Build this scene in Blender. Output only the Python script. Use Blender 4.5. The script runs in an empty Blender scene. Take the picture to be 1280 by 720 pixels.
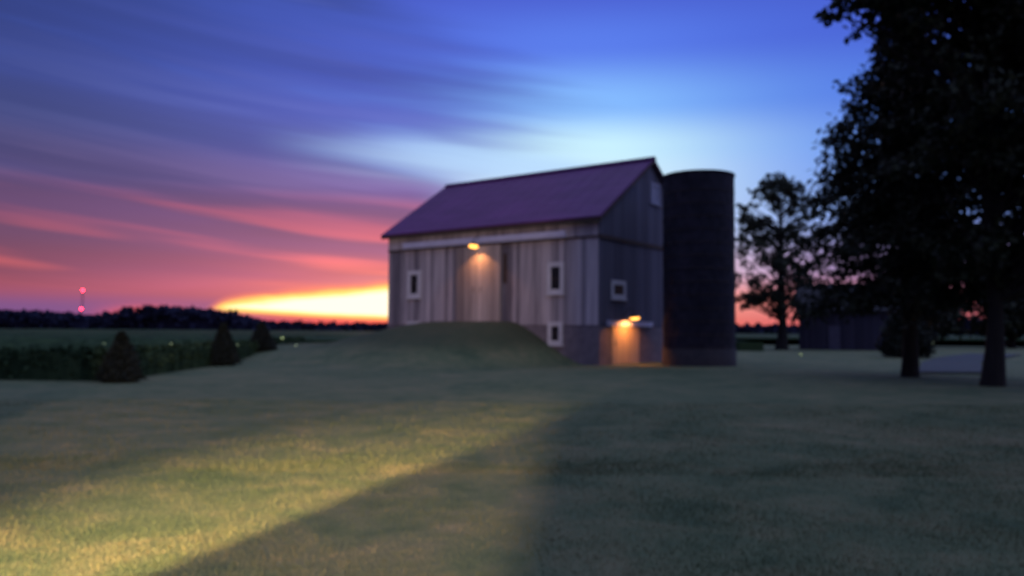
import bpy, math, random
import numpy as np
from mathutils import Vector, Matrix

random.seed(7)
RNG = np.random.default_rng(7)
S = bpy.context.scene
COL = S.collection
R = math.radians


# ------------------------------------------------------------------ helpers
def srgb(r, g, b, k=1.0):
    f = lambda c: (c / 255 / 12.92) if c / 255 <= .04045 else ((c / 255 + .055) / 1.055) ** 2.4
    return (f(r) * k, f(g) * k, f(b) * k, 1.0)


class MB:
    """collects shapes for ONE mesh object, with a per-face 'tint' value"""
    def __init__(self):
        self.v, self.f, self.t, self.m = [], [], [], None

    def add(self, verts, faces, tint=.5):
        n = len(self.v)
        if self.m is not None:
            verts = [self.m @ Vector(p) for p in verts]
        self.v += [tuple(p) for p in verts]
        self.f += [tuple(n + i for i in f) for f in faces]
        self.t += [tint] * len(faces)

    def box(self, x0, x1, y0, y1, z0, z1, tint=.5):
        self.add([(x0, y0, z0), (x1, y0, z0), (x1, y1, z0), (x0, y1, z0),
                  (x0, y0, z1), (x1, y0, z1), (x1, y1, z1), (x0, y1, z1)],
                 [(0, 3, 2, 1), (4, 5, 6, 7), (0, 1, 5, 4), (1, 2, 6, 5), (2, 3, 7, 6), (3, 0, 4, 7)], tint)

    def prism(self, poly, axis, a0, a1, tint=.5):
        """poly: 2-D outline; axis 'x': poly=(y,z); 'y': poly=(x,z); 'z': poly=(x,y)"""
        def P(p, a):
            return (a, p[0], p[1]) if axis == 'x' else (p[0], a, p[1]) if axis == 'y' else (p[0], p[1], a)
        n = len(poly)
        vs = [P(p, a0) for p in poly] + [P(p, a1) for p in poly]
        fs = [tuple(range(n)), tuple(range(2 * n - 1, n - 1, -1))]
        fs += [(i, i + n, (i + 1) % n + n, (i + 1) % n) for i in range(n)]
        self.add(vs, fs, tint)

    def tube(self, pts, rad, n=8, tint=.5, cap=True):
        pts = [Vector(p) for p in pts]
        vs, fs = [], []
        for i, p in enumerate(pts):
            d = (pts[min(i + 1, len(pts) - 1)] - pts[max(i - 1, 0)])
            d = d.normalized() if d.length > 1e-9 else Vector((0, 0, 1))
            a = d.orthogonal().normalized() if abs(d.z) < .99 else (Vector((1, 0, 0)) - d * d.x).normalized()
            b = d.cross(a)
            for k in range(n):
                t = 2 * math.pi * k / n
                vs.append(p + (a * math.cos(t) + b * math.sin(t)) * rad[i])
        for i in range(len(pts) - 1):
            for k in range(n):
                fs.append((i * n + k, i * n + (k + 1) % n, (i + 1) * n + (k + 1) % n, (i + 1) * n + k))
        if cap:
            fs.append(tuple(range(n - 1, -1, -1)))
            fs.append(tuple((len(pts) - 1) * n + k for k in range(n)))
        self.add(vs, fs, tint)

    def lathe(self, prof, c=(0, 0, 0), n=24, tint=.5, rot=None, closed=False):
        vs, fs = [], []
        for r, z in prof:
            for k in range(n):
                t = 2 * math.pi * k / n
                p = Vector((r * math.cos(t), r * math.sin(t), z))
                if rot is not None:
                    p = rot @ p
                vs.append(p + Vector(c))
        m = len(prof)
        for i in range(m if closed else m - 1):
            j = (i + 1) % m
            for k in range(n):
                fs.append((i * n + k, i * n + (k + 1) % n, j * n + (k + 1) % n, j * n + k))
        self.add(vs, fs, tint)

    def build(self, name, mat, parent=None, smooth=False):
        me = bpy.data.meshes.new(name)
        me.from_pydata(self.v, [], self.f)
        at = me.attributes.new('tint', 'FLOAT', 'FACE')
        at.data.foreach_set('value', np.array(self.t, dtype=np.float32))
        me.materials.append(mat)
        if smooth:
            me.polygons.foreach_set('use_smooth', [True] * len(me.polygons))
        me.update()
        o = bpy.data.objects.new(name, me)
        COL.objects.link(o)
        if parent is not None:
            o.parent = parent
        return o


def quads_mesh(name, V, mat, parent=None, tint=None, nv=4):
    """V: (N, nv, 3) array of faces"""
    N = len(V)
    me = bpy.data.meshes.new(name)
    me.vertices.add(N * nv)
    me.vertices.foreach_set('co', V.reshape(-1).astype(np.float32))
    me.loops.add(N * nv)
    me.loops.foreach_set('vertex_index', np.arange(N * nv, dtype=np.int32))
    me.polygons.add(N)
    me.polygons.foreach_set('loop_start', np.arange(0, N * nv, nv, dtype=np.int32))
    me.polygons.foreach_set('loop_total', np.full(N, nv, dtype=np.int32))
    me.update(calc_edges=True)
    at = me.attributes.new('tint', 'FLOAT', 'FACE')
    at.data.foreach_set('value', (tint if tint is not None else RNG.random(N)).astype(np.float32))
    me.materials.append(mat)
    o = bpy.data.objects.new(name, me)
    COL.objects.link(o)
    if parent is not None:
        o.parent = parent
    return o


def leaves(P, size, aspect=.5, droop=0.0):
    """diamond leaf faces, random orientation, at points P"""
    N = len(P)
    d = RNG.normal(size=(N, 3)); d[:, 2] -= droop
    d /= np.linalg.norm(d, axis=1)[:, None]
    e = np.cross(d, RNG.normal(size=(N, 3)))
    e /= np.linalg.norm(e, axis=1)[:, None]
    s = (size * (0.6 + .8 * RNG.random(N)))[:, None]
    a, b = d * s, e * s * aspect
    return np.stack([P, P + a * .5 + b * .5, P + a, P + a * .5 - b * .5], axis=1)


def tag(o, label=None, cat=None, group=None, kind=None):
    if label: o['label'] = label
    if cat: o['category'] = cat
    if group: o['group'] = group
    if kind: o['kind'] = kind
    return o


def empty(name, loc, rz=0.0):
    o = bpy.data.objects.new(name, None)
    o.location = loc
    o.rotation_euler = (0, 0, rz)
    o.empty_display_size = .3
    COL.objects.link(o)
    return o


# ------------------------------------------------------------------ node helpers
class NV:
    """tiny arithmetic layer over Math nodes"""
    def __init__(self, nt, s): self.nt, self.s = nt, s
    def _m(self, op, *args, clamp=False):
        n = self.nt.nodes.new('ShaderNodeMath'); n.operation = op; n.use_clamp = clamp
        for i, a in enumerate((self,) + args):
            if isinstance(a, NV): self.nt.links.new(a.s, n.inputs[i])
            else: n.inputs[i].default_value = a
        return NV(self.nt, n.outputs[0])
    def __add__(self, o): return self._m('ADD', o)
    __radd__ = __add__
    def __sub__(self, o): return self._m('SUBTRACT', o)
    def __mul__(self, o): return self._m('MULTIPLY', o)
    __rmul__ = __mul__
    def __truediv__(self, o): return self._m('DIVIDE', o)
    def pow(self, o): return self._m('POWER', o)
    def abs(self): return self._m('ABSOLUTE')
    def exp(self): return self._m('EXPONENT')
    def neg(self): return self * -1.0
    def max(self, o): return self._m('MAXIMUM', o)
    def min(self, o): return self._m('MINIMUM', o)
    def gauss(self, c, w):
        q = (self - c) / w
        return (q * q * -1.0).exp()
    def smooth(self, lo, hi, a=0.0, b=1.0):
        n = self.nt.nodes.new('ShaderNodeMapRange'); n.interpolation_type = 'SMOOTHSTEP'
        self.nt.links.new(self.s, n.inputs['Value'])
        n.inputs['From Min'].default_value = lo; n.inputs['From Max'].default_value = hi
        n.inputs['To Min'].default_value = a; n.inputs['To Max'].default_value = b
        return NV(self.nt, n.outputs[0])


def ramp(nt, fac, stops, interp='EASE'):
    n = nt.nodes.new('ShaderNodeValToRGB')
    n.color_ramp.interpolation = interp
    el = n.color_ramp.elements
    while len(el) > 1: el.remove(el[0])
    el[0].position, el[0].color = stops[0]
    for p, c in stops[1:]:
        e = el.new(p); e.color = c
    nt.links.new(fac.s if isinstance(fac, NV) else fac, n.inputs[0])
    return n.outputs[0]


def mix(nt, fac, a, b, mode='MIX'):
    n = nt.nodes.new('ShaderNodeMix'); n.data_type = 'RGBA'; n.blend_type = mode
    for s, k in ((fac, 0), (a, 6), (b, 7)):
        if isinstance(s, NV): s = s.s
        if isinstance(s, (int, float, tuple)): n.inputs[k].default_value = s
        else: nt.links.new(s, n.inputs[k])
    return n.outputs[2]


def noise(nt, vec, scale, detail=3.0, rough=.5, dist=0.0, out=0):
    n = nt.nodes.new('ShaderNodeTexNoise')
    n.inputs['Scale'].default_value = scale; n.inputs['Detail'].default_value = detail
    n.inputs['Roughness'].default_value = rough; n.inputs['Distortion'].default_value = dist
    if vec is not None: nt.links.new(vec, n.inputs['Vector'])
    return NV(nt, n.outputs[out]) if out == 0 else n.outputs[1]


def material(name, rough=.8, metallic=0.0, spec=.3):
    m = bpy.data.materials.new(name); m.use_nodes = True
    nt = m.node_tree; b = nt.nodes['Principled BSDF']
    b.inputs['Roughness'].default_value = rough
    b.inputs['Metallic'].default_value = metallic
    b.inputs['Specular IOR Level'].default_value = spec
    return m, nt, b


def obj_coord(nt, scale=(1, 1, 1)):
    tc = nt.nodes.new('ShaderNodeTexCoord'); mp = nt.nodes.new('ShaderNodeMapping')
    mp.inputs['Scale'].default_value = scale
    nt.links.new(tc.outputs['Object'], mp.inputs[0])
    return mp.outputs[0]


def tint_attr(nt):
    a = nt.nodes.new('ShaderNodeAttribute'); a.attribute_name = 'tint'
    return NV(nt, a.outputs['Fac'])


def bump(nt, b, height, strength=.4, dist=.02):
    n = nt.nodes.new('ShaderNodeBump'); n.inputs['Strength'].default_value = strength
    n.inputs['Distance'].default_value = dist
    nt.links.new(height.s, n.inputs['Height']); nt.links.new(n.outputs[0], b.inputs['Normal'])


def mat_two(name, c0, c1, rough=.8, sc=(1, 1, 1), nscale=4.0, tintw=.5, metallic=0.0, spec=.3, bmp=0.0, lo=.3, hi=.7):
    """two-colour procedural material: noise and per-face tint pick between the colours"""
    m, nt, b = material(name, rough, metallic, spec)
    n = noise(nt, obj_coord(nt, sc), nscale, 5, .6)
    f = n * (1 - tintw) + tint_attr(nt) * tintw
    col = ramp(nt, f, [(lo, c0 + (1,)), (hi, c1 + (1,))], 'LINEAR')
    nt.links.new(col, b.inputs['Base Color'])
    if bmp: bump(nt, b, n, bmp)
    return m


def mat_emit(name, col, strength):
    m, nt, b = material(name, .4)
    b.inputs['Base Color'].default_value = col
    b.inputs['Emission Color'].default_value = col
    b.inputs['Emission Strength'].default_value = strength
    return m


# ------------------------------------------------------------------ materials
M = {}
M['siding'] = mat_two('weathered_boards', (.11, .10, .125), (.50, .46, .50), .85, (7, 7, .3), 1.4, .5, bmp=.3, lo=.3, hi=.74)
M['siding_gable_shaded'] = mat_two('gable_boards_shaded', (.05, .05, .075), (.13, .13, .18), .85, (9, 9, .35), 1.6, .6, bmp=.3, lo=.2, hi=.85)  # same boards as the siding, with the gable's shade put into the colour
M['door_boards'] = mat_two('door_boards', (.20, .165, .16), (.60, .52, .49), .85, (7, 7, .3), 1.5, .5, bmp=.3, lo=.28, hi=.75)
M['entry_boards'] = mat_two('entry_door_boards', (.36, .29, .23), (.48, .39, .30), .8, (8, 8, .4), 2.0, .4, bmp=.2)
M['foundation'] = mat_two('foundation_render', (.11, .095, .115), (.19, .165, .19), .9, (1, 1, 1), 2.5, .1, bmp=.5)
M['roof'] = mat_two('red_roof_metal', (.068, .016, .088), (.105, .026, .130), .55, (.3, .8, .8), 1.2, .0, .0, .12)
M['white'] = mat_two('white_paint', (.42, .42, .46), (.58, .58, .62), .6, (1, 1, 1), 5, .1)
M['shutter'] = mat_two('weathered_shutter', (.17, .18, .25), (.24, .25, .34), .7, (6, 6, 1), 3, .1)
M['track'] = mat_two('galvanised_track', (.46, .49, .66), (.58, .61, .80), .5, (.5, 1, 1), 3, .1, .1)
M['dark_trim'] = mat_two('dark_trim_board', (.045, .03, .028), (.08, .055, .045), .8, (1, 1, 1), 4, .2)
M['glass'] = mat_two('dark_pane_glass', (.012, .014, .02), (.02, .022, .03), .3, (1, 1, 1), 2, .0, .0, .04)
M['iron'] = mat_two('black_iron', (.02, .02, .022), (.035, .035, .04), .5, (1, 1, 1), 6, .0, .3)
M['bulb'] = mat_emit('lit_lamp_glass', srgb(255, 176, 80), 3.6)
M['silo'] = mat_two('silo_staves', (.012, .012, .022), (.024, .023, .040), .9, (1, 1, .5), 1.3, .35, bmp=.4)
M['glow_catch'] = mat_two('silo_glow_catch', (.020, .019, .026), (.036, .032, .038), .9, (1, 1, 1), 3, .0, bmp=.4)
M['shed_door'] = mat_two('shed_door_paint', (.04, .04, .075), (.055, .055, .095), .7, (1, 1, 1), 3, .0)
M['silo_hoop'] = mat_two('rusty_hoops', (.03, .022, .02), (.06, .04, .035), .7, (1, 1, 1), 5, .1, .4)
M['leaf_dark'] = mat_two('needle_foliage', (.005, .008, .005), (.015, .021, .011), .8, (1, 1, 1), .6, .7)
M['leaf_maple'] = mat_two('broad_foliage', (.006, .010, .005), (.018, .026, .011), .7, (1, 1, 1), .6, .7)
M['leaf_far'] = mat_two('far_foliage', (.008, .011, .007), (.022, .030, .015), .8, (1, 1, 1), .4, .7)
M['leaf_shrub'] = mat_two('shrub_foliage', (.005, .008, .006), (.012, .018, .012), .8, (1, 1, 1), 1.5, .7)
M['bark'] = mat_two('dark_bark', (.006, .006, .007), (.014, .013, .014), .95, (6, 6, 1), 2, .1, bmp=.8)
M['crop'] = mat_two('crop_canopy', (.016, .030, .015), (.036, .060, .028), .8, (1, 1, 1), .5, .5, spec=.02)
M['woods'] = mat_two('distant_wood_foliage', (.020, .022, .046), (.026, .029, .056), .9, (1, 1, 1), .05, .4, spec=.02)  # blue distance haze put into the foliage colour
M['shed_wall'] = mat_two('shed_siding', (.014, .014, .032), (.026, .026, .052), .8, (5, 5, .4), 1.5, .5)
M['shed_roof'] = mat_two('shed_roofing', (.012, .012, .022), (.02, .02, .034), .7, (1, 1, 1), 2, .2)
M['path'] = mat_two('pale_gravel', (.030, .038, .042), (.045, .053, .06), .95, (1, 1, 1), 3, .0, bmp=.4)
M['mast'] = mat_two('mast_steel', (.06, .06, .07), (.10, .10, .11), .6, (1, 1, 1), .5, .1, .4)
M['beacon'] = mat_emit('red_beacon_glass', (1.0, .018, .045, 1), 42)
M['firefly_faint'] = mat_emit('firefly_faint', (.62, .78, .40, 1), .8)
M['firefly_glow'] = mat_emit('firefly_glow', (.62, .78, .30, 1), 1.9)
M['house_wall'] = mat_two('house_clapboard', (.30, .30, .30), (.40, .40, .40), .8, (1, 1, 8), 2, .2)
M['house_roof'] = mat_two('house_shingles', (.05, .05, .055), (.09, .09, .095), .9, (2, 2, 2), 3, .1)
M['soil'] = mat_two('field_ground', (.02, .028, .016), (.036, .044, .024), .95, (1, 1, 1), .08, .0, spec=.02)

# lawn: dry and green patches, straw flecks
m, nt, b = material('lawn_ground', .95, 0, .15)
oc = obj_coord(nt)
n1 = noise(nt, oc, .22, 5, .6, .6); n2 = noise(nt, oc, 2.6, 6, .65, .3); n3 = noise(nt, oc, 24, 4, .6)
n4 = noise(nt, oc, .95, 4, .6, .8)
f = n1 * .30 + n4 * .32 + n2 * .24 + n3 * .14
c = ramp(nt, f, [(.38, (.044, .074, .040, 1)), (.48, (.088, .112, .060, 1)), (.57, (.135, .136, .076, 1)), (.68, (.20, .175, .11, 1))], 'LINEAR')
ra = nt.nodes.new('ShaderNodeAttribute'); ra.attribute_name = 'mound_shade'
c = mix(nt, NV(nt, ra.outputs['Fac']) * .75, c, (.036, .046, .026, 1))  # higher ground darkened in colour to offset the lamp light on the mound
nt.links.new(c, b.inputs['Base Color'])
bump(nt, b, n2 * .5 + n3 * .5, .9, .08)
M['lawn'] = m
# grass blades: hue by tint and by patch
m, nt, b = material('grass_blades', .75, 0, .2)
n1 = noise(nt, obj_coord(nt), .95, 4, .6, .8)
f = tint_attr(nt) * .34 + (n1 - .5) * 1.3 + .34
c = ramp(nt, f, [(.26, (.060, .086, .042, 1)), (.5, (.11, .122, .062, 1)), (.68, (.165, .150, .082, 1)), (.84, (.27, .22, .13, 1))], 'LINEAR')
nt.links.new(c, b.inputs['Base Color'])
M['grass'] = m

# ------------------------------------------------------------------ world: dusk sky
W = bpy.data.worlds.new('World'); S.world = W; W.use_nodes = True
nt = W.node_tree; nt.nodes.clear()
tc = nt.nodes.new('ShaderNodeTexCoord'); sx = nt.nodes.new('ShaderNodeSeparateXYZ')
nt.links.new(tc.outputs['Generated'], sx.inputs[0])
X, Y, Z = (NV(nt, sx.outputs[i]) for i in range(3))
az = X._m('ARCTAN2', Y) * (180 / math.pi)                   # degrees right of north (the view)
el = Z._m('ARCSINE') * (180 / math.pi)
e01 = (el / 40.0)._m('MAXIMUM', 0.0)
E_ = lambda d: d / 40.0


def cvec(x, y, z=0.0):
    n = nt.nodes.new('ShaderNodeCombineXYZ')
    for i, a in enumerate((x, y, z)):
        if isinstance(a, NV): nt.links.new(a.s, n.inputs[i])
        else: n.inputs[i].default_value = a
    return n.outputs[0]


up = (.52, .62, 1.08, 1)                                      # unseen overhead sky, set brighter than the visible dusk to light the ground
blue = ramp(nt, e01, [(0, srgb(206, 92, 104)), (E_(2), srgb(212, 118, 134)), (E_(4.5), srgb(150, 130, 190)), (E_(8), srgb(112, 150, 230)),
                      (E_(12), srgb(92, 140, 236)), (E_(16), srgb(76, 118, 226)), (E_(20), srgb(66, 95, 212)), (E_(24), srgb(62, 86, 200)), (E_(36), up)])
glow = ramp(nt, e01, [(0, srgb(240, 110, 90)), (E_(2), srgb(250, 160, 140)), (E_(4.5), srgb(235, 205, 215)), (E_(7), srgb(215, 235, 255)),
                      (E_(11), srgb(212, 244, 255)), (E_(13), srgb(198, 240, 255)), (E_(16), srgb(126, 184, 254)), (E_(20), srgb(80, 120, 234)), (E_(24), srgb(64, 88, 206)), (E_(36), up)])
sky = mix(nt, az.gauss(5.5, 11.5), blue, glow)
# cloud deck: thin streaks, thick to the left, torn open to the right
tilt = el.smooth(.5, 10, .02, .10)
el2 = el + az * tilt
st1 = noise(nt, cvec(az * .032, el2 * .22, 1.3), 1.0, 4, .45, .3)
st2 = noise(nt, cvec(az * .045, el2 * .85, 7.7), 1.0, 2.5, .45, .2)
st3 = noise(nt, cvec(az * .020, el2 * .33, 4.1), 1.0, 3, .5, .4)
dens = st1 * .9 + st2 * .35
bias = az.smooth(-26, 22, .34, -.52)
bias = bias + el.gauss(6.0, 5.0) * az.smooth(-8, 4, .22, -.1)
mask = (dens + bias).smooth(.44, .92)
mask = mask * el.smooth(30, 60, 1, .35)
ccol = ramp(nt, e01, [(0, srgb(96, 62, 122)), (E_(1.2), srgb(134, 72, 130)), (E_(2.4), srgb(172, 80, 122)), (E_(4.2), srgb(146, 74, 128)), (E_(6.0), srgb(124, 74, 136)),
                      (E_(8), srgb(116, 76, 146)), (E_(10), srgb(88, 82, 166)), (E_(13), srgb(68, 88, 182)), (E_(18), srgb(54, 82, 186)), (E_(24), srgb(50, 76, 170)), (E_(36), (.36, .42, .85, 1))])
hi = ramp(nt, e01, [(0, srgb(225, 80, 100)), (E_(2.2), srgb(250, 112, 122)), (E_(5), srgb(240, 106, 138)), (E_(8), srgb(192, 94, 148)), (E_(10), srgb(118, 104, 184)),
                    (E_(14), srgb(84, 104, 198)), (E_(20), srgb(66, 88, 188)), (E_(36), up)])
ccol = mix(nt, st2.smooth(.46, .68) * el.smooth(18, 7, .45, 1.0), ccol, hi)
shade = (st3.smooth(.30, .70, 0, 1) * el.smooth(6, 16, .34, .22) + el.smooth(6, 16, .74, .82))                      # thick and thin parts of the deck
lf = az.smooth(-36, -8, .50, 1.0)
lfe = (lf + el.smooth(5, 1, 0, .45)).min(1.0)
cm = nt.nodes.new('ShaderNodeCombineXYZ')
for i in range(3): nt.links.new((shade * lfe).s, cm.inputs[i])
ccol = mix(nt, 1.0, ccol, cm.outputs[0], 'MULTIPLY')
sky = mix(nt, mask, sky, ccol)
# pale blue rift running into the bright gap
rift = (el + az * .055 - 11.75 + (st2 - .5) * 2.4).gauss(0, 1.0) * az.smooth(-19, -4, 0, .8) * az.smooth(14, 2, 0, 1)
sky = mix(nt, rift, sky, srgb(172, 212, 252))
# warm afterglow low in the west, and the white-hot break in the cloud
warm = az.gauss(-8.0, 10) * el.gauss(2.6, 2.1) * (st2 - .18).max(0.0) * 1.9
sky = mix(nt, warm.min(.85), sky, srgb(250, 124, 116))
# lavender haze layer low on the left
lav = el.gauss(.9, 1.0) * az.smooth(-15, -22)
sky = mix(nt, lav.min(.85), sky, srgb(104, 76, 142))
cor = el.gauss(.95, .5) * az.gauss(-24.5, 2.2)
sky = mix(nt, cor.min(.8), sky, srgb(244, 92, 96))
wav = (st2 - .5) * .55 + (noise(nt, cvec(az * .22, el2 * .9, 2.2), 1.0, 3, .55) - .5) * .55
tt = ((az + 21.6) / 12.5).max(0.0)
ctop = tt.pow(.75) * 1.75 + 1.42 + wav
cbot = tt.min(1.0) * -.62 + 1.32 + wav * .4
ln = (ctop - el).min((el - cbot) * 1.5) + az.smooth(-3, 9, 0, -4) + az.smooth(-19.5, -23, 0, -1.5)
sky = mix(nt, ln.smooth(-.6, .10, 0, .72), sky, srgb(252, 132, 104))
sky = mix(nt, ln.smooth(-.22, .28), sky, srgb(255, 230, 120))
sky = mix(nt, ln.smooth(.12, .66), sky, (1.25, 1.2, .90, 1))
# the red line under the break
red = az.gauss(-9, 13) * el.gauss(.25, .42)
sky = mix(nt, red.min(.9), sky, srgb(240, 62, 84))
sky = mix(nt, el.smooth(0, -2), sky, (.02, .025, .03, 1))
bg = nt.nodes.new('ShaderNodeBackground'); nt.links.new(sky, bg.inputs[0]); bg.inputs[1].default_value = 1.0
ns = nt.nodes.new('ShaderNodeTexSky'); ns.sky_type = 'NISHITA'; ns.sun_disc = False
ns.sun_elevation = R(.5); ns.sun_rotation = R(-9)
bg2 = nt.nodes.new('ShaderNodeBackground'); nt.links.new(ns.outputs[0], bg2.inputs[0]); bg2.inputs[1].default_value = .02
ad = nt.nodes.new('ShaderNodeAddShader'); out = nt.nodes.new('ShaderNodeOutputWorld')
nt.links.new(bg.outputs[0], ad.inputs[0]); nt.links.new(bg2.outputs[0], ad.inputs[1]); nt.links.new(ad.outputs[0], out.inputs[0])

# ------------------------------------------------------------------ barn frame and terrain
BC = Vector((4.577, 41.95, 0)); BROT = .93789 - math.pi / 2
ux, uy = math.cos(BROT), math.sin(BROT)                      # local +x = toward the right along the long wall
BL, BW, HE, HR = 15.5, 11.83, 8.04, 11.92


def sstep(a, b, x):
    t = np.clip((x - a) / (b - a), 0, 1)
    return t * t * (3 - 2 * t)


def hnoise(x, y):
    return (np.sin(x * .31 + 1.3) * np.sin(y * .27 + .4) * .5 + np.sin(x * .83 + y * .21) * np.sin(y * .71 - x * .13 + 2) * .3
            + np.sin(x * 2.1 + 3 * np.sin(y * .6)) * np.sin(y * 1.7) * .12)


def terrain(x, y):
    x = np.asarray(x, float); y = np.asarray(y, float)
    dx, dy = x - BC.x, y - BC.y
    lx = dx * ux + dy * uy; ly = -dx * uy + dy * ux
    u, v = -lx, -ly                                          # u: left along the wall, v: out from the wall
    top = 2.30
    flank = lambda q: .5 * np.clip((q - .9) / 4.7, 0, 1) + .5 * sstep(.9, 5.6, q)
    ramp_p = flank(u) * (1 - .60 * sstep(9.6, 19.5, u)) * (1 - sstep(19, 34, u))
    # the ramp narrows as it runs out
    run = 1 - sstep(1.2, 11.5, v)
    side = flank(u - np.clip(v, 0, 20) * .12)
    p = np.minimum(ramp_p, side)
    back = 1 - sstep(14, 26, -v)
    h = top * p * np.where(v > 0, run, back)
    near = np.exp(-((x / 60) ** 2 + ((y - 20) / 60) ** 2))
    return h + hnoise(x, y) * .05 * near * (1 - np.clip(p, 0, 1) * .5)


def grid(name, xs, ys, zf, mat, keep=None):
    xs, ys = np.asarray(xs), np.asarray(ys)
    Xg, Yg = np.meshgrid(xs, ys)
    Zg = zf(Xg, Yg)
    V = np.stack([Xg, Yg, Zg], -1).reshape(-1, 3)
    nx = len(xs)
    F = []
    for j in range(len(ys) - 1):
        for i in range(nx - 1):
            if keep is None or keep((xs[i] + xs[i + 1]) / 2, (ys[j] + ys[j + 1]) / 2):
                F.append((j * nx + i, j * nx + i + 1, (j + 1) * nx + i + 1, (j + 1) * nx + i))
    me = bpy.data.meshes.new(name); me.from_pydata(V.tolist(), [], F); me.materials.append(mat)
    me.polygons.foreach_set('use_smooth', [True] * len(F)); me.update()
    o = bpy.data.objects.new(name, me); COL.objects.link(o)
    return o


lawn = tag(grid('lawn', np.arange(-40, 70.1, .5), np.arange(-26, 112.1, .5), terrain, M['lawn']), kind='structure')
co = np.zeros(len(lawn.data.vertices) * 3); lawn.data.vertices.foreach_get('co', co); co = co.reshape(-1, 3)
at = lawn.data.attributes.new('mound_shade', 'FLOAT', 'POINT'); at.data.foreach_set('value', sstep(.35, 1.3, co[:, 2] + .18 * hnoise(co[:, 0] * 2, co[:, 1] * 2)).astype(np.float32))
g = MB(); g.add([(-4000, -3000, -.12), (4000, -3000, -.12), (4000, 6000, -.12), (-4000, 6000, -.12)], [(0, 1, 2, 3)])
tag(g.build('ground', M['soil']), kind='structure')

# pale gravel path by the right-hand trees
pb = MB()
pa, pc = [(17.9, 35.4), (19.6, 38.5), (22.0, 43.0), (24.6, 48.0), (31, 58), (40, 70)], [(21.2, 35.6), (23.0, 38.8), (25.5, 43.4), (28.5, 48.6), (35, 57), (43.5, 68)]
for (a, c), (a2, c2) in zip(zip(pa, pc), zip(pa[1:], pc[1:])):
    pb.add([(*a, .075), (*c, .075), (*c2, .075), (*a2, .075)], [(0, 1, 2, 3)])
tag(pb.build('path', M['path']), kind='structure')

# ---- crop field beyond the lawn
def crop_edge_x(y):
    return np.interp(y, [26.9, 38, 50, 62, 74], [-13.3, -14.3, -15.4, -17.5, -19])


V, F = [], []
def crop_patch(xs0, ys, top):
    """rows of ys; xs0(y) gives the x samples"""
    base = len(V); rows = [xs0(y) for y in ys]; n = len(rows[0])
    for y, r in zip(ys, rows):
        for x in r:
            V.append((x, y, top + .12 * math.sin(x * 2.2 + 2 * math.sin(y * .9)) * math.sin(y * 8.2) + RNG.normal() * .05))
    for j in range(len(ys) - 1):
        for i in range(n - 1):
            F.append((base + j * n + i, base + j * n + i + 1, base + (j + 1) * n + i + 1, base + (j + 1) * n + i))
    return base, n, len(ys)


def skirt(idx):
    b0 = len(V)
    for i in idx: V.append((V[i][0], V[i][1], -.1))
    for k in range(len(idx) - 1): F.append((idx[k], b0 + k, b0 + k + 1, idx[k + 1]))


ysA = np.concatenate([np.arange(26.9, 60, .5), np.arange(60, 76.1, 1.0)])
lad = np.concatenate([np.arange(0, 12, .4), np.arange(12, 40, 1.2), np.linspace(40, 300, 12)])[::-1]
b0, n0, r0 = crop_patch(lambda y: crop_edge_x(y) - lad, ysA, .84)
skirt([b0 + i for i in range(n0)]); skirt([b0 + j * n0 + n0 - 1 for j in range(r0)])
ysB = np.concatenate([np.arange(76.1, 110, 3), np.linspace(112, 560, 24)])
b1, n1_, r1 = crop_patch(lambda y: np.linspace(-320, 24, 150) if y < 113 else np.linspace(-600, 500, 150), ysB, .84)
skirt([b1 + i for i in range(n1_)])
me = bpy.data.meshes.new('crop_field'); me.from_pydata(V, [], F); me.materials.append(M['crop']); me.update()
at = me.attributes.new('tint', 'FLOAT', 'FACE'); at.data.foreach_set('value', RNG.random(len(F)).astype(np.float32))
cf = bpy.data.objects.new('crop_field', me); COL.objects.link(cf); tag(cf, kind='stuff')
# leafy margin of the crop
N = 26000
t = RNG.random(N)
ey = np.where(t < .55, 26.9 + np.abs(RNG.normal(size=N)) * .5, 26.9 + RNG.random(N) ** 1.3 * 46)
ex = np.where(t < .55, -13.3 - RNG.random(N) ** 1.1 * 26, crop_edge_x(ey) - np.abs(RNG.normal(size=N)) * .45)
P = np.stack([ex, ey, .05 + .95 * RNG.random(N) ** .7], 1)
tag(quads_mesh('crop_leaves', leaves(P, .20, .6), M['crop']), kind='stuff')

# ---- distant woods on the skyline: one mass of crowns
prof_px = [(-700, 15), (-480, 13), (-385, 12), (-345, 10.5), (-318, 7.2), (-300, 12.2), (-280, 16), (-259, 16), (-232, 13.8), (-204, 8.4), (-192, 5.2), (-150, 4.2), (-102, 3.3), (0, 3.2),
           (120, 3.4), (180, 4), (250, 6), (320, 9), (420, 13), (700, 16)]
pxs, pzs = zip(*prof_px)
P = []
for k in range(1500):
    x = RNG.uniform(-680, 680); h = np.interp(x, pxs, pzs)
    yy = 600 + RNG.uniform(0, 40)
    n_ = 40
    r = RNG.uniform(2.2, 4.5)
    q = RNG.normal(size=(n_, 3)); q /= np.linalg.norm(q, axis=1)[:, None]
    zc = max(h - r * 1.0 + RNG.normal() * .35, .6)
    P.append(q * np.array([r * 1.5, r, r]) + [x, yy, zc])
    zz = RNG.random((10, 1)) * zc
    P.append(np.concatenate([RNG.normal(size=(10, 2)) * [r, 1.5] + [x, yy], zz], 1))
P = np.concatenate(P)
body = []
for yy in (607, 622, 636):                                    # the closed inner mass of the wood
    for xa in np.arange(-690, 690, 6.0):
        za, zb = (np.interp(q, pxs, pzs) * .72 + math.sin(q * .21 + yy) * .35 for q in (xa, xa + 6))
        body.append([(xa, yy, -.1), (xa + 6, yy, -.1), (xa + 6, yy, zb), (xa, yy, za)])
tag(quads_mesh('distant_woods', np.concatenate([leaves(P, 4.2, .9), np.array(body)]), M['woods']), kind='stuff')
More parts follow.
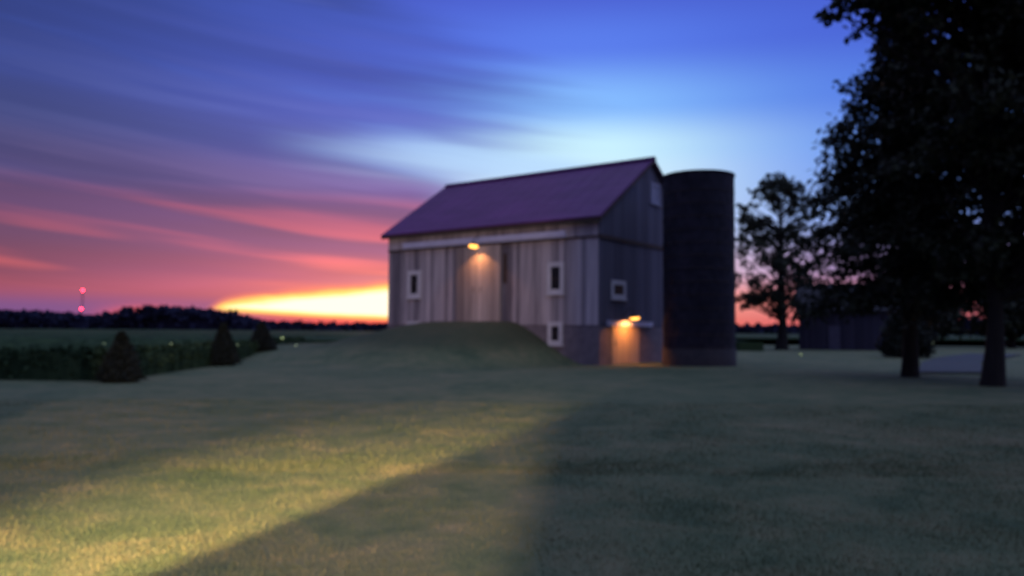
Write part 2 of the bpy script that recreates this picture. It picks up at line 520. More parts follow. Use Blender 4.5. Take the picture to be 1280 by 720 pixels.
# ------------------------------------------------------------------ the barn
barn = empty('barn', BC, BROT)
tag(barn, 'old weathered board barn with purple red metal roof and lamplit doors on an earth ramp', 'barn')
EPS = .003


def boards(mb, axis, fixed, a0, a1, z0, ztop, out, wmin=.22, wmax=.36, thick=.03, tlo=.0, thi=1.0):
    """vertical boards; axis 'x' runs along local x at y=fixed (faces -y); axis 'y' along local y at x=fixed (faces +x)"""
    a = a0
    prev = random.uniform(tlo, thi)
    while a < a1 - .02:
        w = min(random.uniform(wmin, wmax), a1 - a)
        if a1 - a - w < .08: w = a1 - a
        t = min(max(prev * .35 + random.uniform(tlo, thi) * .65, 0), 1); prev = t
        d = thick + random.uniform(0, .014)
        gap = random.uniform(.006, .014)
        b0_, b1_ = a, a + w - gap
        z00 = z0 + random.uniform(-.03, .02) if out > .02 else z0
        if axis == 'x':
            mb.prism([(b0_, z00), (b1_, z00), (b1_, ztop(b1_)), (b0_, ztop(b0_))], 'y', fixed - out - d, fixed - out, t)
        else:
            mid = BW / 2
            if b0_ < mid < b1_: poly = [(b0_, z00), (b1_, z00), (b1_, ztop(b1_)), (mid, ztop(mid)), (b0_, ztop(b0_))]
            else: poly = [(b0_, z00), (b1_, z00), (b1_, ztop(b1_)), (b0_, ztop(b0_))]
            mb.prism(poly, 'x', fixed + out, fixed + out + d, t)
        a += w


ZS, ZT = 2.10, 6.78
slope = (HR - HE) / (BW / 2)
gz = lambda y: HE + slope * min(y, BW - y) - .06
# long front wall (three panels of siding: left, right of the doors, upper band)
wl = MB()
wl.box(-BL + .05, -.05, .0, .12, ZS - .05, HE - .1, .1)
boards(wl, 'x', 0, -BL, 0, ZS, lambda x: ZT, 0)
boards(wl, 'x', 0, -BL, 0, ZT + .05, lambda x: HE - .12, .035, tlo=.25, thi=.95)
wl.build('wall', M['siding'], barn)
gw = MB()
gw.prism([(0.05, ZS - .05), (BW - .05, ZS - .05), (BW - .05, HE - .1), (BW / 2, HR - .15), (.05, HE - .1)], 'x', -.12, 0, .1)
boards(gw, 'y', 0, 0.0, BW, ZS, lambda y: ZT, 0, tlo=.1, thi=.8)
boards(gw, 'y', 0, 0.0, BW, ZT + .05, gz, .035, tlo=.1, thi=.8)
gw.build('gable_wall', M['siding_gable_shaded'], barn)
rw = MB(); boards(rw, 'x', 0, -BL, 0, ZS, lambda x: HE - .1, 0)
o = rw.build('rear_wall', M['siding'], barn); o.rotation_euler = (0, 0, math.pi); o.location = (-BL, BW, 0)
lw = MB()
lw.prism([(0.05, ZS - .05), (BW - .05, ZS - .05), (BW - .05, HE - .1), (BW / 2, HR - .15), (.05, HE - .1)], 'x', -BL, -BL + .12, .1)
boards(lw, 'y', 0, 0.0, BW, ZS, gz, 0)
for i, p in enumerate(lw.v):
    if i >= 10: lw.v[i] = (-BL - p[0], p[1], p[2])
lw.build('side_wall', M['siding'], barn)
fb = MB(); fb.box(-BL - .03, .06, -.06, BW + .03, -.6, ZS - .06, .5)
fb.build('foundation', M['foundation'], barn)
# trim: dark drip band, corner boards, fascia
tb = MB()
tb.box(-BL - .02, .10, -.115, -.045, ZT - .02, ZT + .08, .3)
tb.box(.075, .125, -.115, BW + .02, ZT - .06, ZT + .14, .2)
tb.build('trim_band', M['dark_trim'], barn)
cb = MB(); cb.box(-.0, .055, -.052, -.002, ZS - .03, HE - .1, .35); cb.build('corner_board', M['siding_gable_shaded'], barn)
# roof: two slopes of standing-seam metal
def roof_slope(sgn):
    r = MB(); th = .07; ovx, ove = .34, .42
    y0, z0 = -ove, HE - slope * ove
    prof = [(y0, z0), (BW / 2, HR), (BW / 2, HR + th), (y0 - .02, z0 + th)]
    flip = (lambda p: (BW - p[0], p[1])) if sgn < 0 else (lambda p: p)
    r.prism([flip(p) for p in prof], 'x', -BL - ovx, ovx, .5)
    n = 17
    for k in range(n + 1):
        x = -BL - ovx + .04 + (BL + 2 * ovx - .08) * k / n
        r.prism([flip(p) for p in [(y0 - .01, z0 + th + EPS), (BW / 2, HR + th + EPS), (BW / 2, HR + th + .014), (y0 - .01, z0 + th + .014)]], 'x', x - .022, x + .022, .35)
    return r.build('roof', M['roof'], barn)
rf = roof_slope(1); roof_slope(-1)
rc = MB(); rc.prism([(BW / 2 - .26, HR + .02), (BW / 2, HR + .19), (BW / 2 + .26, HR + .02), (BW / 2 + .26, HR - .01 + .05), (BW / 2, HR + .16), (BW / 2 - .26, HR + .04)], 'x', -BL - .36, .36, .4)
rc.build('ridge_cap', M['roof'], rf)
fa = MB()
z0 = HE - slope * .42
fa.box(-BL - .33, .33, -.405, -.37, z0 - .20, z0 + .015, .4)
for xx in (-BL - .335, .30):
    for sg in (1, -1):
        fl = (lambda p: (BW - p[0], p[1])) if sg < 0 else (lambda p: p)
        fa.prism([fl(p) for p in [(-.36, HE - slope * .36 - .20), (BW / 2 - (.001 if sg < 0 else 0), HR - .20), (BW / 2 - (.001 if sg < 0 else 0), HR - .005), (-.36, HE - slope * .36 - .005)]], 'x', xx, xx + .035, .4)
fa.build('fascia', M['dark_trim'], barn)
# sliding barn doors with their track
tr = MB()
tr.box(-14.0, -1.93, -.30, -.16, 6.86, 7.16, .5)
tr.box(-14.0, -1.93, -.345, -.303, 7.02, 7.19, .6)
for k in range(12):
    xx = -13.6 + k * 1.03
    tr.box(xx, xx + .06, -.158, -.02, 6.95, 7.12, .2)
tr.build('door_track', M['track'], barn)
for (x0, x1) in ((-9.66, -8.06), (-8.03, -6.42)):
    d = MB(); boards(d, 'x', 0, x0, x1, 2.3, lambda x: 6.72, .16, .2, .32)
    for zz in (2.55, 4.4, 6.3): d.box(x0 + .02, x1 - .02, -.158, -.09, zz, zz + .16, .3)
    dd = d.build('barn_door', M['door_boards'], barn)
    h = MB(); hx = x1 - .25 if x0 < -9 else x0 + .25
    h.tube([(hx, -.215, 4.0), (hx, -.27, 4.03), (hx, -.27, 4.3), (hx, -.215, 4.33)], [.018] * 4, 6)
    h.build('handle', M['iron'], dd)
# dark gap of a missing board right of the doors
mg = MB(); mg.box(-6.30, -5.98, -.062, -.05, 4.5, 6.2, .2); mg.build('board_patch', M['dark_trim'], barn)


def window(axis, c, z0, z1, w, tw, muntin=True, base=.05, mat='white', gm='glass'):
    """framed window centred at c on a wall; frame trim width tw"""
    fr, gl, si = MB(), MB(), MB()
    a0, a1 = c - w / 2, c + w / 2
    def bx(mb, p0, p1, d0, d1, za, zb, t=.5):
        if axis == 'x': mb.box(p0, p1, -d1, -d0, za, zb, t)
        else: mb.box(d0, d1, p0, p1, za, zb, t)
    D0, D1 = base, base + .06
    bx(fr, a0, a0 + tw, D0, D1, z0, z1); bx(fr, a1 - tw, a1, D0, D1, z0, z1)
    bx(fr, a0 + tw, a1 - tw, D0, D1, z1 - tw, z1); bx(fr, a0 + tw, a1 - tw, D0, D1, z0, z0 + tw)
    bx(gl, a0 + tw + EPS, a1 - tw - EPS, D0, D0 + .014, z0 + tw + EPS, z1 - tw - EPS)
    bx(si, a0 - .05, a1 + .05, D0, D1 + .05, z0 - .07, z0 - EPS)
    wo = bpy.data.objects.new('window', None); COL.objects.link(wo); wo.parent = barn; wo.empty_display_size = .2
    fr.build('frame', M[mat], wo); gl.build('pane', M[gm], wo)
    si.build('sill', M[mat], wo)
    if muntin:
        mu = MB(); zc = (z0 + z1) / 2
        bx(mu, c - .015, c + .015, D0 + .017, D0 + .035, z0 + tw + EPS, z1 - tw - EPS)
        bx(mu, a0 + tw + EPS, a1 - tw - EPS, D0 + .037, D0 + .05, zc - .015, zc + .015)
        mu.build('glazing_bar', M['dark_trim'], wo)
    return wo


window('x', -13.2, 3.78, 5.48, 1.12, .27)
window('x', -2.68, 3.80, 5.54, 1.08, .25)
window('x', -13.17, 1.0, 2.32, 1.02, .25, base=.065)
window('x', -2.68, 1.02, 2.28, .96, .24, base=.065)
window('y', 2.02, 3.55, 4.56, 1.60, .24)
window('y', 6.42, 9.35, 10.6, 1.2, .2, base=.09, mat='shutter', gm='shutter', muntin=False)
# gable entry: wide board door under a pale track cover
ed = MB(); boards(ed, 'y', 0, 1.25, 4.35, -.05, lambda y: 2.02, .075, .22, .3)
ed.box(.065, .073, 1.3, 4.3, 0, 2.0, .3)
edo = ed.build('door', M['entry_boards'], barn)
h = MB(); h.tube([(.115, 1.5, 1.0), (.17, 1.5, 1.02), (.17, 1.5, 1.22), (.115, 1.5, 1.24)], [.015] * 4, 6); h.build('handle', M['iron'], edo)
lt = MB(); lt.box(.068, .26, .72, 5.8, 2.06, 2.30, .5); lt.prism([(.72, 2.303), (5.8, 2.303), (5.8, 2.33), (.72, 2.36)], 'x', .062, .29, .6)
lt.build('door_hood', M['track'], barn)


def wall_lamp(px, py, nx, ny, d, z, tilt):
    """gooseneck barn lamp: arm from the wall at (px,py), shade d metres out along (nx,ny)"""
    arm = MB()
    arm.tube([(px + nx * a, py + ny * a, z + b) for a, b in ((.05, .12), (.18, .30), (d * .55, .52), (d * .85, .46), (d, .24), (d, .16))], [.022] * 6, 8)
    arm.lathe([(0, -.02), (.07, -.02), (.07, .02), (0, .02)], (px + nx * .08, py + ny * .08, z + .14), 12, rot=Vector((nx, ny, 0)).to_track_quat('Z', 'Y').to_matrix())
    ao = arm.build('wall_lamp', M['iron'], barn)
    rot = Matrix.Rotation(tilt, 3, Vector((-ny, nx, 0)))
    c = (px + nx * d, py + ny * d, z)
    sh = MB(); sh.lathe([(.001, .20), (.06, .20), (.08, .15), (.20, .11), (.31, .0), (.318, .0), (.20, .125), (.09, .17), (.07, .22), (.001, .22)], c, 28, rot=rot)
    sh.build('lamp_shade', M['iron'], ao, True)
    bu = MB(); bu.lathe([(.001, .09), (.10, .085), (.20, .06), (.272, .0), (.27, -.05), (.22, -.095), (.12, -.12), (.001, -.125)], c, 24, rot=rot)
    bu.build('bulb', M['bulb'], ao, True)
    Lw = barn.matrix_basis @ Vector((c[0], c[1], c[2] - .17))
    return Lw


barn.matrix_basis = Matrix.Translation(BC) @ Matrix.Rotation(BROT, 4, 'Z')
LP1 = wall_lamp(-7.85, -.05, 0, -1, .78, 6.66, R(-10))
LP2 = wall_lamp(.07, 2.5, 1, 0, .73, 2.52, R(-8))


def spot(name, loc, target, energy, col, size, blend, rad=.08):
    l = bpy.data.lights.new(name, 'SPOT'); l.energy = energy; l.color = col; l.spot_size = size; l.spot_blend = blend; l.shadow_soft_size = rad
    o = bpy.data.objects.new(name, l); o.location = loc
    o.rotation_euler = (Vector(target) - Vector(loc)).to_track_quat('-Z', 'Y').to_euler()
    COL.objects.link(o); return o


wall_in1 = LP1 + Vector((-uy, ux, 0)) * .20
spot('door_lamp_light', LP1, wall_in1 + Vector((0, 0, -1)), 130, (1, .38, .11), R(118), .25)
wall_in2 = LP2 + Vector((-ux, -uy, 0)) * .9
spot('entry_lamp_light', LP2 + Vector((0, 0, .02)), LP2 + (wall_in2 - LP2) * .34 + Vector((0, 0, -1.0)), 300, (1, .33, .07), R(154), .3)

# ------------------------------------------------------------------ silo
silo = empty('silo', (9.97, 42.5, -.08))
tag(silo, 'tall dark round concrete stave silo standing against the barn gable', 'silo')
RS, HS = 1.88, 10.12
s = MB(); n = 44
for ring in range(32):
    z0_, z1_ = ring * HS / 32 - (.3 if ring == 0 else 0), (ring + 1) * HS / 32 - .006
    for k in range(n):
        off = (ring % 2) * .5
        a0, a1 = 2 * math.pi * (k + off) / n + .004, 2 * math.pi * (k + 1 + off) / n - .004
        rr = RS + random.uniform(-.006, .006)
        ps = [(r_ * math.cos(a), r_ * math.sin(a), z) for z in (z0_, z1_) for r_, a in ((rr - .1, a0), (rr, a0), (rr, a1), (rr - .1, a1))]
        s.add(ps, [(0, 3, 2, 1), (4, 5, 6, 7), (0, 1, 5, 4), (1, 2, 6, 5), (2, 3, 7, 6), (3, 0, 4, 7)], random.random())
s.lathe([(RS - .09, -.3), (RS - .09, HS - .02)], n=44, tint=.2)
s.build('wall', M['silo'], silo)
ft = MB(); ft.lathe([(RS - .05, 1.0), (RS + .04, .98), (RS + .05, -.3)], n=64, tint=.5); ft.build('glow_catch_ring', M['glow_catch'], silo, True)  # ring added around the silo foot to catch the entry lamp's glow
rim = MB(); rim.lathe([(RS - .12, HS + EPS), (RS + .05, HS + EPS), (RS + .05, HS + .09), (RS - .12, HS + .10)], n=44, closed=True, tint=.4)
rim.build('rim', M['silo'], silo)
hp = MB()
for k in range(14):
    hp.lathe([(RS + .012, .35 + k * .68), (RS + .03, .36 + k * .68), (RS + .012, .38 + k * .68)], n=44)
hp.build('hoops', M['silo_hoop'], silo)
ch = MB()                                                     # ladder chute up the side away from the lawn
for k in range(12):
    z_ = .4 + k * .76
    ch.box(-.36, .36, RS - .02, RS + .62, z_, z_ + .74, random.random())
cho = ch.build('ladder_chute', M['silo'], silo); cho.rotation_euler = (0, 0, R(-20))

# ------------------------------------------------------------------ trees
def bezier(p0, p1, sag, n=5):
    out = []
    for i in range(n + 1):
        t = i / n
        p = Vector(p0).lerp(Vector(p1), t); p.z += sag * 4 * t * (1 - t)
        out.append(p)
    return out


def spruce(loc, H, base, prof, label, trunk_r, lean=0.0, seed=1, leaf='leaf_dark', nq=90, cat='tree', group=None, step=.42, size=.30, gaps=()):
    rnd = random.Random(seed)
    root = empty('spruce_tree', (loc[0], loc[1], float(terrain(loc[0], loc[1]))))
    tag(root, label, cat, group)
    t = MB()
    pts = [(lean * z / H + .05 * math.sin(z), .05 * math.cos(z * 1.3), z) for z in np.linspace(-.3, H, 14)]
    rad = [trunk_r * (1.35 if z < 0 else 1.3 if z < .5 else 1.1 if z < 1.8 else 1) * max(.04, 1 - max(z, 0) / H * .97) for z in np.linspace(-.3, H, 14)]
    t.tube(pts, rad, 10)
    P, z = [], base
    hs, rs = zip(*prof)
    while z < H - .15:
        Rz = np.interp(z, hs, rs)
        k = max(4, int(7 + Rz * .5)); a_off = rnd.uniform(0, 6.28)
        for i in range(k):
            a = a_off + 6.283 * i / k + rnd.uniform(-.28, .28)
            L = Rz * rnd.uniform(.66, 1.12)
            tip = (lean * z / H + L * math.cos(a), L * math.sin(a), z - L * rnd.uniform(.12, .34))
            br = bezier((lean * z / H, 0, z), tip, L * .10, 5)
            if L > .9: t.tube(br, [max(.012, .05 * (1 - j / 6)) for j in range(6)], 5, cap=False)
            m_ = max(10, int(nq * L / 3))
            tt = RNG.random(m_) ** .75
            B = np.array([list(p) for p in br])
            q = np.stack([np.interp(tt * 5, range(6), B[:, c]) for c in range(3)], 1)
            w = .07 + .15 * L * (1 - tt * .55)
            off = RNG.normal(size=(m_, 3)) * w[:, None] * [1, 1, .32]
            off[:, 2] -= np.abs(RNG.normal(size=m_)) * .22
            P.append(q + off)
        z += step * rnd.uniform(.8, 1.2)
    t.build('trunk', M['bark'], root)
    P = np.concatenate(P)
    for gx, gz, gw, gh in gaps:                              # openings between the branch tiers
        P = P[((P[:, 0] - gx) / gw) ** 2 + ((P[:, 2] - gz) / gh) ** 2 > .6 + .5 * RNG.random(len(P))]
    quads_mesh('crown', leaves(P, size, .45, .7), M[leaf], root)
    return root


def broadleaf(loc, H, trunk_h, trunk_r, clumps, label, leaf='leaf_maple', seed=2, n=150, size=.3, name='maple_tree', group=None, lean=(0, 0)):
    """clumps: list of (x, y, z, radius) leaf masses at limb ends, local coordinates"""
    rnd = random.Random(seed)
    root = empty(name, (loc[0], loc[1], float(terrain(loc[0], loc[1]))))
    tag(root, label, 'tree', group)
    t = MB()
    zs = np.linspace(-.3, H * .86, 12)
    cx = lambda z: lean[0] * z / H + .12 * math.sin(z * .7); cy = lambda z: lean[1] * z / H + .1 * math.cos(z * .6)
    t.tube([(cx(z), cy(z), z) for z in zs], [trunk_r * (1.6 if z < 0 else 1.2 if z < 1.6 else 1) * max(.08, 1 - max(0, z) / H) for z in zs], 10)
    P = []
    for (x, y, z, r) in clumps:
        zb = max(trunk_h * .8, z - rnd.uniform(.25, .5) * math.hypot(x, y) - rnd.uniform(.6, 1.6))
        zb = min(zb, H * .8)
        L = math.dist((x, y, z), (cx(zb), cy(zb), zb))
        r0_ = min(trunk_r * .45, .025 + .018 * L)
        t.tube(bezier((cx(zb), cy(zb), zb), (x, y, z), L * rnd.uniform(-.06, .08), 5), [r0_ * (1 - .85 * j / 5) for j in range(6)], 6, cap=False)
        m_ = int(n * r * r)
        q = RNG.normal(size=(m_, 3)); q /= np.linalg.norm(q, axis=1)[:, None]
        q *= (r * RNG.random(m_) ** .45)[:, None] * np.array([1.1, 1.1, .75])
        # sub-clumps: leaves gather along a few twigs
        k = max(4, int(9 * r)); cen = RNG.normal(size=(k, 3)) * r * .55 * np.array([1, 1, .7])
        pick = RNG.integers(0, k, m_)
        q = q * .42 + cen[pick]
        P.append(q + [x, y, z])
    t.build('trunk', M['bark'], root)
    quads_mesh('crown', leaves(np.concatenate(P), size, .62, .25), M[leaf], root)
    return root


rg = random.Random(77)
# B: broad spruce whose trunk shows below the crown
spruce((16.37, 32.85), 17.2, 3.5, [(3.0, 3.0), (3.9, 4.15), (6, 4.15), (9, 3.75), (11.5, 2.8), (13.6, 1.8), (17.2, .2)],
       'tall dark spruce with a bare lower trunk and a wide bush behind it', .29, .0, 11, nq=265, step=.62, gaps=((1.5, 6.4, .75, .40), (-.8, 5.3, .6, .3), (-1.7, 4.2, .75, .42), (-2.3, 5.9, .25, .2), (.2, 8.4, .35, .22), (-1.2, 7.2, .25, .25), (2.9, 5.2, .5, .3), *[(rg.uniform(-1.8, 3.4), rg.uniform(5.2, 11), rg.uniform(.22, .42), rg.uniform(.18, .30)) for _ in range(34)]))

# C: big tree at the right edge of the frame, limbs reaching left over the lawn
rnd = random.Random(5); cl = []
for k in range(100):
    z = rnd.uniform(4.2, 18.5)
    Rz = np.interp(z, [4, 6, 9, 12, 15, 18.5], [2.4, 3.2, 3.4, 3.9, 4.4, 2.5])
    a = rnd.uniform(0, 6.283); q = Rz * rnd.random() ** .5
    cl.append((q * math.cos(a) + .6, q * math.sin(a), z, rnd.uniform(.7, 1.25)))
for k in range(48):
    z = rnd.uniform(3.6, 15); a = rnd.uniform(-1.2, 1.2); q = rnd.uniform(1.5, 4.8)
    cl.append((q * math.cos(a) + .8, q * math.sin(a), z, rnd.uniform(.8, 1.3)))
cl = [c for c in cl if not (abs(c[0] + 1.8) < 1.1 and abs(c[2] - 5.5) < .9) and not (abs(c[0] - .7) < .8 and abs(c[2] - 4.3) < .7)]
for k in range(46): cl.append((rnd.uniform(-2.2, 4.5), rnd.uniform(-2, 2), rnd.uniform(9.5, 16.5), rnd.uniform(.9, 1.4)))
cl += [(-4.9, .2, 12.9, .55), (-4.6, -.2, 13.4, .6), (-5.2, .1, 13.5, .45), (-5.35, .1, 12.9, .3), (-3.9, .3, 13.8, .8), (-3.2, 0, 13.6, .8), (-3.4, -.4, 14.6, 1.0), (-4.4, -.6, 14.6, .9), (-2.4, -.5, 13.4, .9), (-2.6, .4, 12.4, .7)]
broadleaf((16.41, 27.21), 19.0, 3.6, .27, cl, 'huge black tree filling the right edge with a limb hanging over the lawn', n=270, size=.28, seed=4)

# D: roadside tree right of the photographer; only its shade reaches the picture
rnd = random.Random(15); cl = []
for k in range(110):
    z = rnd.uniform(3.6, 15.5); Rz = np.interp(z, [3.6, 6, 11, 15.5], [3.6, 5.0, 5.2, 2.0])
    a = rnd.uniform(0, 6.283); q = Rz * rnd.random() ** .5
    cl.append((q * math.cos(a), q * math.sin(a), z, rnd.uniform(.9, 1.5)))
broadleaf((15.2, 9.0), 16.5, 3.0, .36, cl, 'dense yard tree right of the photographer shading the lawn', n=110, size=.34, seed=16)

# A: the tree between the silo and the shed, sunset showing through its crown
rnd = random.Random(9); cl = []
prof = ([4.0, 5.5, 8, 11, 14, 16.5, 18.2], [3.0, 4.1, 4.6, 4.7, 4.1, 2.8, 1.0])
for k in range(190):
    z = rnd.uniform(4.3, 18.0); Rz = np.interp(z, *prof)
    a = rnd.uniform(0, 6.283); q = Rz * (.35 + .65 * rnd.random() ** .6)
    cl.append((q * math.cos(a) - .3, q * math.sin(a), z, rnd.uniform(.35, .85)))
broadleaf((27.9, 82.5), 18.8, 3.6, .50, cl, 'airy round tree between silo and shed with sunset showing through its crown', n=112, size=.40, seed=6, leaf='leaf_far')

# bush behind the spruce trunk: body and stems
def shrub(loc, H, R0, label, name, cat, group=None, seed=3, n=7000, size=.12, shape='cone', leaf='leaf_shrub'):
    root = empty(name, (loc[0], loc[1], float(terrain(loc[0], loc[1])))); tag(root, label, cat, group)
    z = RNG.random(n) ** (1.5 if shape == 'cone' else 1.0)
    if shape == 'cone': rr = R0 * (1 - z) ** .85 * np.clip(z / .06 + .55, 0, 1) + .05
    else: rr = R0 * np.sqrt(np.clip(1 - (z * 1.9 - .75) ** 2 / 1.34, .02, 1)) * (1 - .35 * z)
    a = RNG.random(n) * 6.283
    lk = .5 if shape == 'cone' else 1.0
    lump = 1 + lk * (.16 * np.sin(a * 5 + z * 9 + seed) + .10 * np.sin(a * 9 - z * 17))
    q = rr * lump * RNG.random(n) ** .35
    P = np.stack([q * np.cos(a), q * np.sin(a), .08 + z * (H - .1)], 1)
    quads_mesh('foliage', leaves(P, size, .5, -.4), M[leaf], root)
    t = MB(); t.tube([(0, 0, -.1), (0, 0, H * .5), (0, 0, H * .92)], [.07, .05, .012], 7)
    t.build('trunk', M['bark'], root)
    return root


shrub((29.0, 58.7), 3.5, 1.95, 'dark rounded bush behind the spruce trunk at the edge of the lawn', 'bush', 'bush', n=4200, size=.34, shape='round', seed=5)
GA = 'small cone shaped evergreens along the edge of the crop field'
shrub((-12.93, 26.5), 1.62, .66, 'leftmost cone shaped evergreen shrub, nearest, before the dark crop edge', 'evergreen_shrub', 'shrub', GA, 1)
shrub((-13.9, 38.5), 2.0, .80, 'middle cone shaped evergreen shrub, tallest in the row by the crop field', 'evergreen_shrub', 'shrub', GA, 2)
shrub((-15.15, 48.4), 1.72, .92, 'farthest cone shaped evergreen shrub, short and broad, closest to the barn', 'evergreen_shrub', 'shrub', GA, 3)

# dark trees standing beyond the path at far right
GB = 'dark trees beyond the lawn at the right edge'
for i, (x, y, H, lab) in enumerate([(53, 101, 8, 'dark background tree right of the bush, beyond the pale path'),
                                    (62, 99, 9.5, 'dark background tree seen between the two big trunks'),
                                    (71, 103, 10, 'dark background tree at the far right, behind the rightmost trunk')]):
    rnd = random.Random(30 + i); cl = []
    for k in range(60):
        z = rnd.uniform(2.2, H - .8); Rz = (H * .30) * math.sin(math.pi * min(.95, (z / H) * .75 + .2)) + .6
        a = rnd.uniform(0, 6.283); q = Rz * rnd.random() ** .5
        cl.append((q * math.cos(a), q * math.sin(a), z, rnd.uniform(1.2, 2.0)))
    broadleaf((x, y), H, 2.0, .38, cl, lab, 'leaf_far', 40 + i, n=26, size=.75, name='background_tree', group=GB)

# ------------------------------------------------------------------ shed at the right
sd = empty('shed', (30.3, 84.2, 0), R(-22))
tag(sd, 'low dark blue shed under the trees right of the airy tree', 'shed')
w_, d_, he, hr = 9.6, 8.0, 4.3, 7.0
w = MB(); w.box(0, w_, 0.03, d_, -.3, he - .05, .4)
for x in (0, w_ - .06): w.prism([(.05, he), (d_ - .05, he), (d_ / 2, hr - .1)], 'x', x, x + .06, .4)
for k in range(32):
    w.box(k * .298, k * .298 + .286, -.02, .028, -.1, he - .1, random.random())
w.build('wall', M['shed_wall'], sd)
r = MB()
for fl in (lambda p: p, lambda p: (d_ - p[0], p[1])):
    r.prism([fl(p) for p in [(-.5, he - .31), (d_ / 2, hr), (d_ / 2, hr + .12), (-.5, he - .19)]], 'x', -.4, w_ + .4, .5)
r.build('roof', M['shed_roof'], sd)
dr = MB(); dr.box(2.9, 4.0, -.10, -.025, 0, 2.5, .6); dro = dr.build('door', M['shed_door'], sd)
kn = MB(); kn.lathe([(.001, .0), (.05, .02), (.05, .06), (.001, .09)], (3.85, -.10, 1.1), 10, rot=Matrix.Rotation(R(90), 3, 'X')); kn.build('handle', M['iron'], dro)

# ------------------------------------------------------------------ masts with red beacons on the skyline
def mast(x, y, H, beacons, label):
    root = empty('beacon_mast', (x, y, -.1)); tag(root, label, 'radio mast', 'masts with red warning lights')
    t = MB(); r_ = .75
    legs = [(r_ * math.cos(a), r_ * math.sin(a)) for a in (0, 2.094, 4.189)]
    for (lx, ly) in legs: t.tube([(lx, ly, 0), (lx, ly, H)], [.09, .09], 5)
    k, zz = 0, 0.0
    while zz < H - 1.6:
        for i in range(3):
            a, c = legs[i], legs[(i + 1) % 3]
            t.tube([(*a, zz), (*c, zz + 1.6)], [.045, .045], 4, cap=False)
            t.tube([(*a, zz + 1.6), (*c, zz + 1.6)], [.045, .045], 4, cap=False)
        zz += 1.6
    t.build('lattice', M['mast'], root)
    for z in beacons:
        b_ = MB(); b_.lathe([(.001, -.75), (.45, -.6), (.62, -.15), (.62, .2), (.45, .62), (.001, .78)], (0, 0 if z > H - .5 else -1.45, z + (.8 if z > H - .5 else 0)), 14)
        b_.build('beacon', M['beacon'], root, True)


mast(-377.3, 700, 34.0, (34.0, 18.4), 'tall thin mast carrying two red warning lights at the far left')
mast(-324.8, 800, 16.2, (16.2,), 'short mast with a single red light above the distant wood')

# ------------------------------------------------------------------ fireflies
GF = 'fireflies glowing over the grass and crops'
ff = [(-11.40, 39.7, 1.34, .036, 'brightest firefly, yellow green, just right of the farthest evergreen shrub'),
      (-9.71, 36, 1.05, .026, 'faint firefly low over the bank, right of the brightest firefly'),
      (-11.66, 34, 1.10, .022, 'dim firefly between the middle and farthest evergreen shrubs'),
      (-12.78, 30, 1.20, .022, 'dim firefly over the crop between the nearest and middle evergreen shrubs'),
      (-14.79, 29, 1.22, .017, 'very faint firefly left of the nearest evergreen shrub'),
      (18.09, 50, .42, .030, 'pale firefly low over the grass between silo and bush'),
      (23.72, 45, 1.25, .020, 'faint firefly beside the dark rounded bush')]
for x, y, z, r_, lab in ff:
    b_ = MB(); b_.lathe([(.001, -r_), (r_ * .7, -r_ * .7), (r_, 0), (r_ * .7, r_ * .7), (.001, r_)], n=10)
    o = b_.build('firefly', M['firefly_glow' if r_ > .028 else 'firefly_faint'], None, True); o.location = (x, y, z); tag(o, lab, 'firefly', GF)

# ------------------------------------------------------------------ grass in the foreground
def blades(n, y0, y1, h0, h1, w, pw):
    yy = y0 + (y1 - y0) * RNG.random(n) ** pw
    xx = (RNG.random(n) * 2 - 1) * (yy * .70 + .6)
    zz = terrain(xx, yy)
    P = np.stack([xx, yy, zz - .01], 1)
    patch = .55 + .45 * np.sin(xx * 1.7 + 2 * np.sin(yy * .9)) * np.sin(yy * 1.3 + np.sin(xx * 1.1))
    h = (h0 + (h1 - h0) * RNG.random(n)) * (.6 + .6 * patch)
    a = RNG.random(n) * 6.283
    wd = np.stack([np.cos(a), np.sin(a), np.zeros(n)], 1) * w
    b = RNG.normal(size=(n, 3)) * .45; b[:, 2] = 1
    tip = P + b * h[:, None]
    return np.stack([P - wd, P + wd, tip], 1), np.clip(RNG.random(n) * .75 + (1 - patch) * .2, 0, 1)


Vb, Tb = zip(blades(120000, 4.5, 11, .015, .05, .0055, 1.2), blades(90000, 10, 20, .015, .05, .010, 1.25))
tag(quads_mesh('grass', np.concatenate(Vb), M['grass'], None, np.concatenate(Tb), 3), kind='stuff')

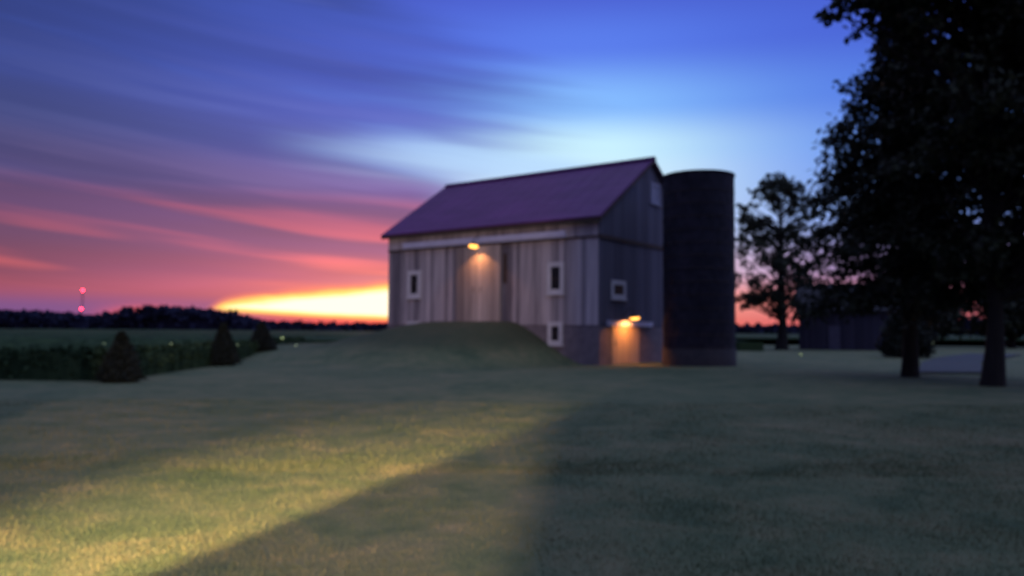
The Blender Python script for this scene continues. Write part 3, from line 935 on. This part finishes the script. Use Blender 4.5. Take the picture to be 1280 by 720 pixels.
# ------------------------------------------------------------------ unseen behind the photographer: house and added board panel, both cutting the lamp light
hs = empty('house', (-.756, -4.0, 0)); tag(hs, 'pale clapboard house behind the photographer', 'house')
w = MB(); w.box(0, 12, -7, 0, -.3, 5.2, .5); w.build('wall', M['house_wall'], hs)
r = MB()
for fl in (lambda p: p, lambda p: (-7 - p[0], p[1])):
    r.prism([fl(p) for p in [(.4, 5.0), (-3.5, 7.4), (-3.5, 7.55), (.4, 5.15)]], 'x', -.02, 12.4, .5)
r.build('roof', M['house_roof'], hs)
fp = empty('light_blocker', (-4.66, -.6, 0), math.atan2(-.307, .952)); tag(fp, 'unseen tall board panel added behind the photographer to cut the lamp light', 'light blocker')
w = MB()
for k in range(7): w.box(k * .15, k * .15 + .146, -.02, .02, -.05, 4.3, random.random())
w.box(0, 1.05, .023, .06, .5, .6); w.box(0, 1.05, .023, .06, 3.6, 3.7)
w.build('boards', M['house_wall'], fp)

LA = Vector((-5.27, -2.50, 4.0))
spot('porch_lamp_light', LA, (-2.42, 7.2, 0), 27000, (1, .69, .26), R(33), 1.0, .04)
LB = Vector((-1.05, -8, 4.6))
spot('yard_lamp_light', LB, (-2.2, 30, 2.6), 22000, (1, .69, .50), R(56), 1.0, .11)

# ------------------------------------------------------------------ sun below the cloud bank: barely any direct light left
sl = bpy.data.lights.new('sun', 'SUN'); sl.energy = .12; sl.angle = R(3); sl.color = (1, .55, .35)
so = bpy.data.objects.new('sun', sl); COL.objects.link(so)
sd_ = Vector((math.sin(R(-9)) * math.cos(R(2)), math.cos(R(-9)) * math.cos(R(2)), math.sin(R(2))))
so.rotation_euler = (-sd_).to_track_quat('-Z', 'Y').to_euler()

# ------------------------------------------------------------------ camera (hand-held phone, focus missed close by)
cd = bpy.data.cameras.new('camera'); cam = bpy.data.objects.new('camera', cd); COL.objects.link(cam)
cd.sensor_width = 36.0; cd.lens = 996.49 / 1280 * 36
cam.location = (0, 0, 1.78)
pitch = math.atan((413.31 - 360) / 996.49)
cam.rotation_euler = (Matrix.Rotation(math.pi / 2 + pitch, 3, 'X') @ Matrix.Rotation(.00679, 3, 'Z')).to_euler()
cd.clip_start = .05; cd.clip_end = 9000
cd.dof.use_dof = True; cd.dof.focus_distance = 1.0; cd.dof.aperture_fstop = 4.6
S.camera = cam

S.view_settings.view_transform = 'Standard'; S.view_settings.look = 'None'
S.view_settings.gamma = 1.0; S.view_settings.exposure = 0.0; S.view_settings.use_curve_mapping = False
S.render.engine = 'CYCLES'
S.cycles.use_denoising = True
S.cycles.max_bounces = 5; S.cycles.diffuse_bounces = 2
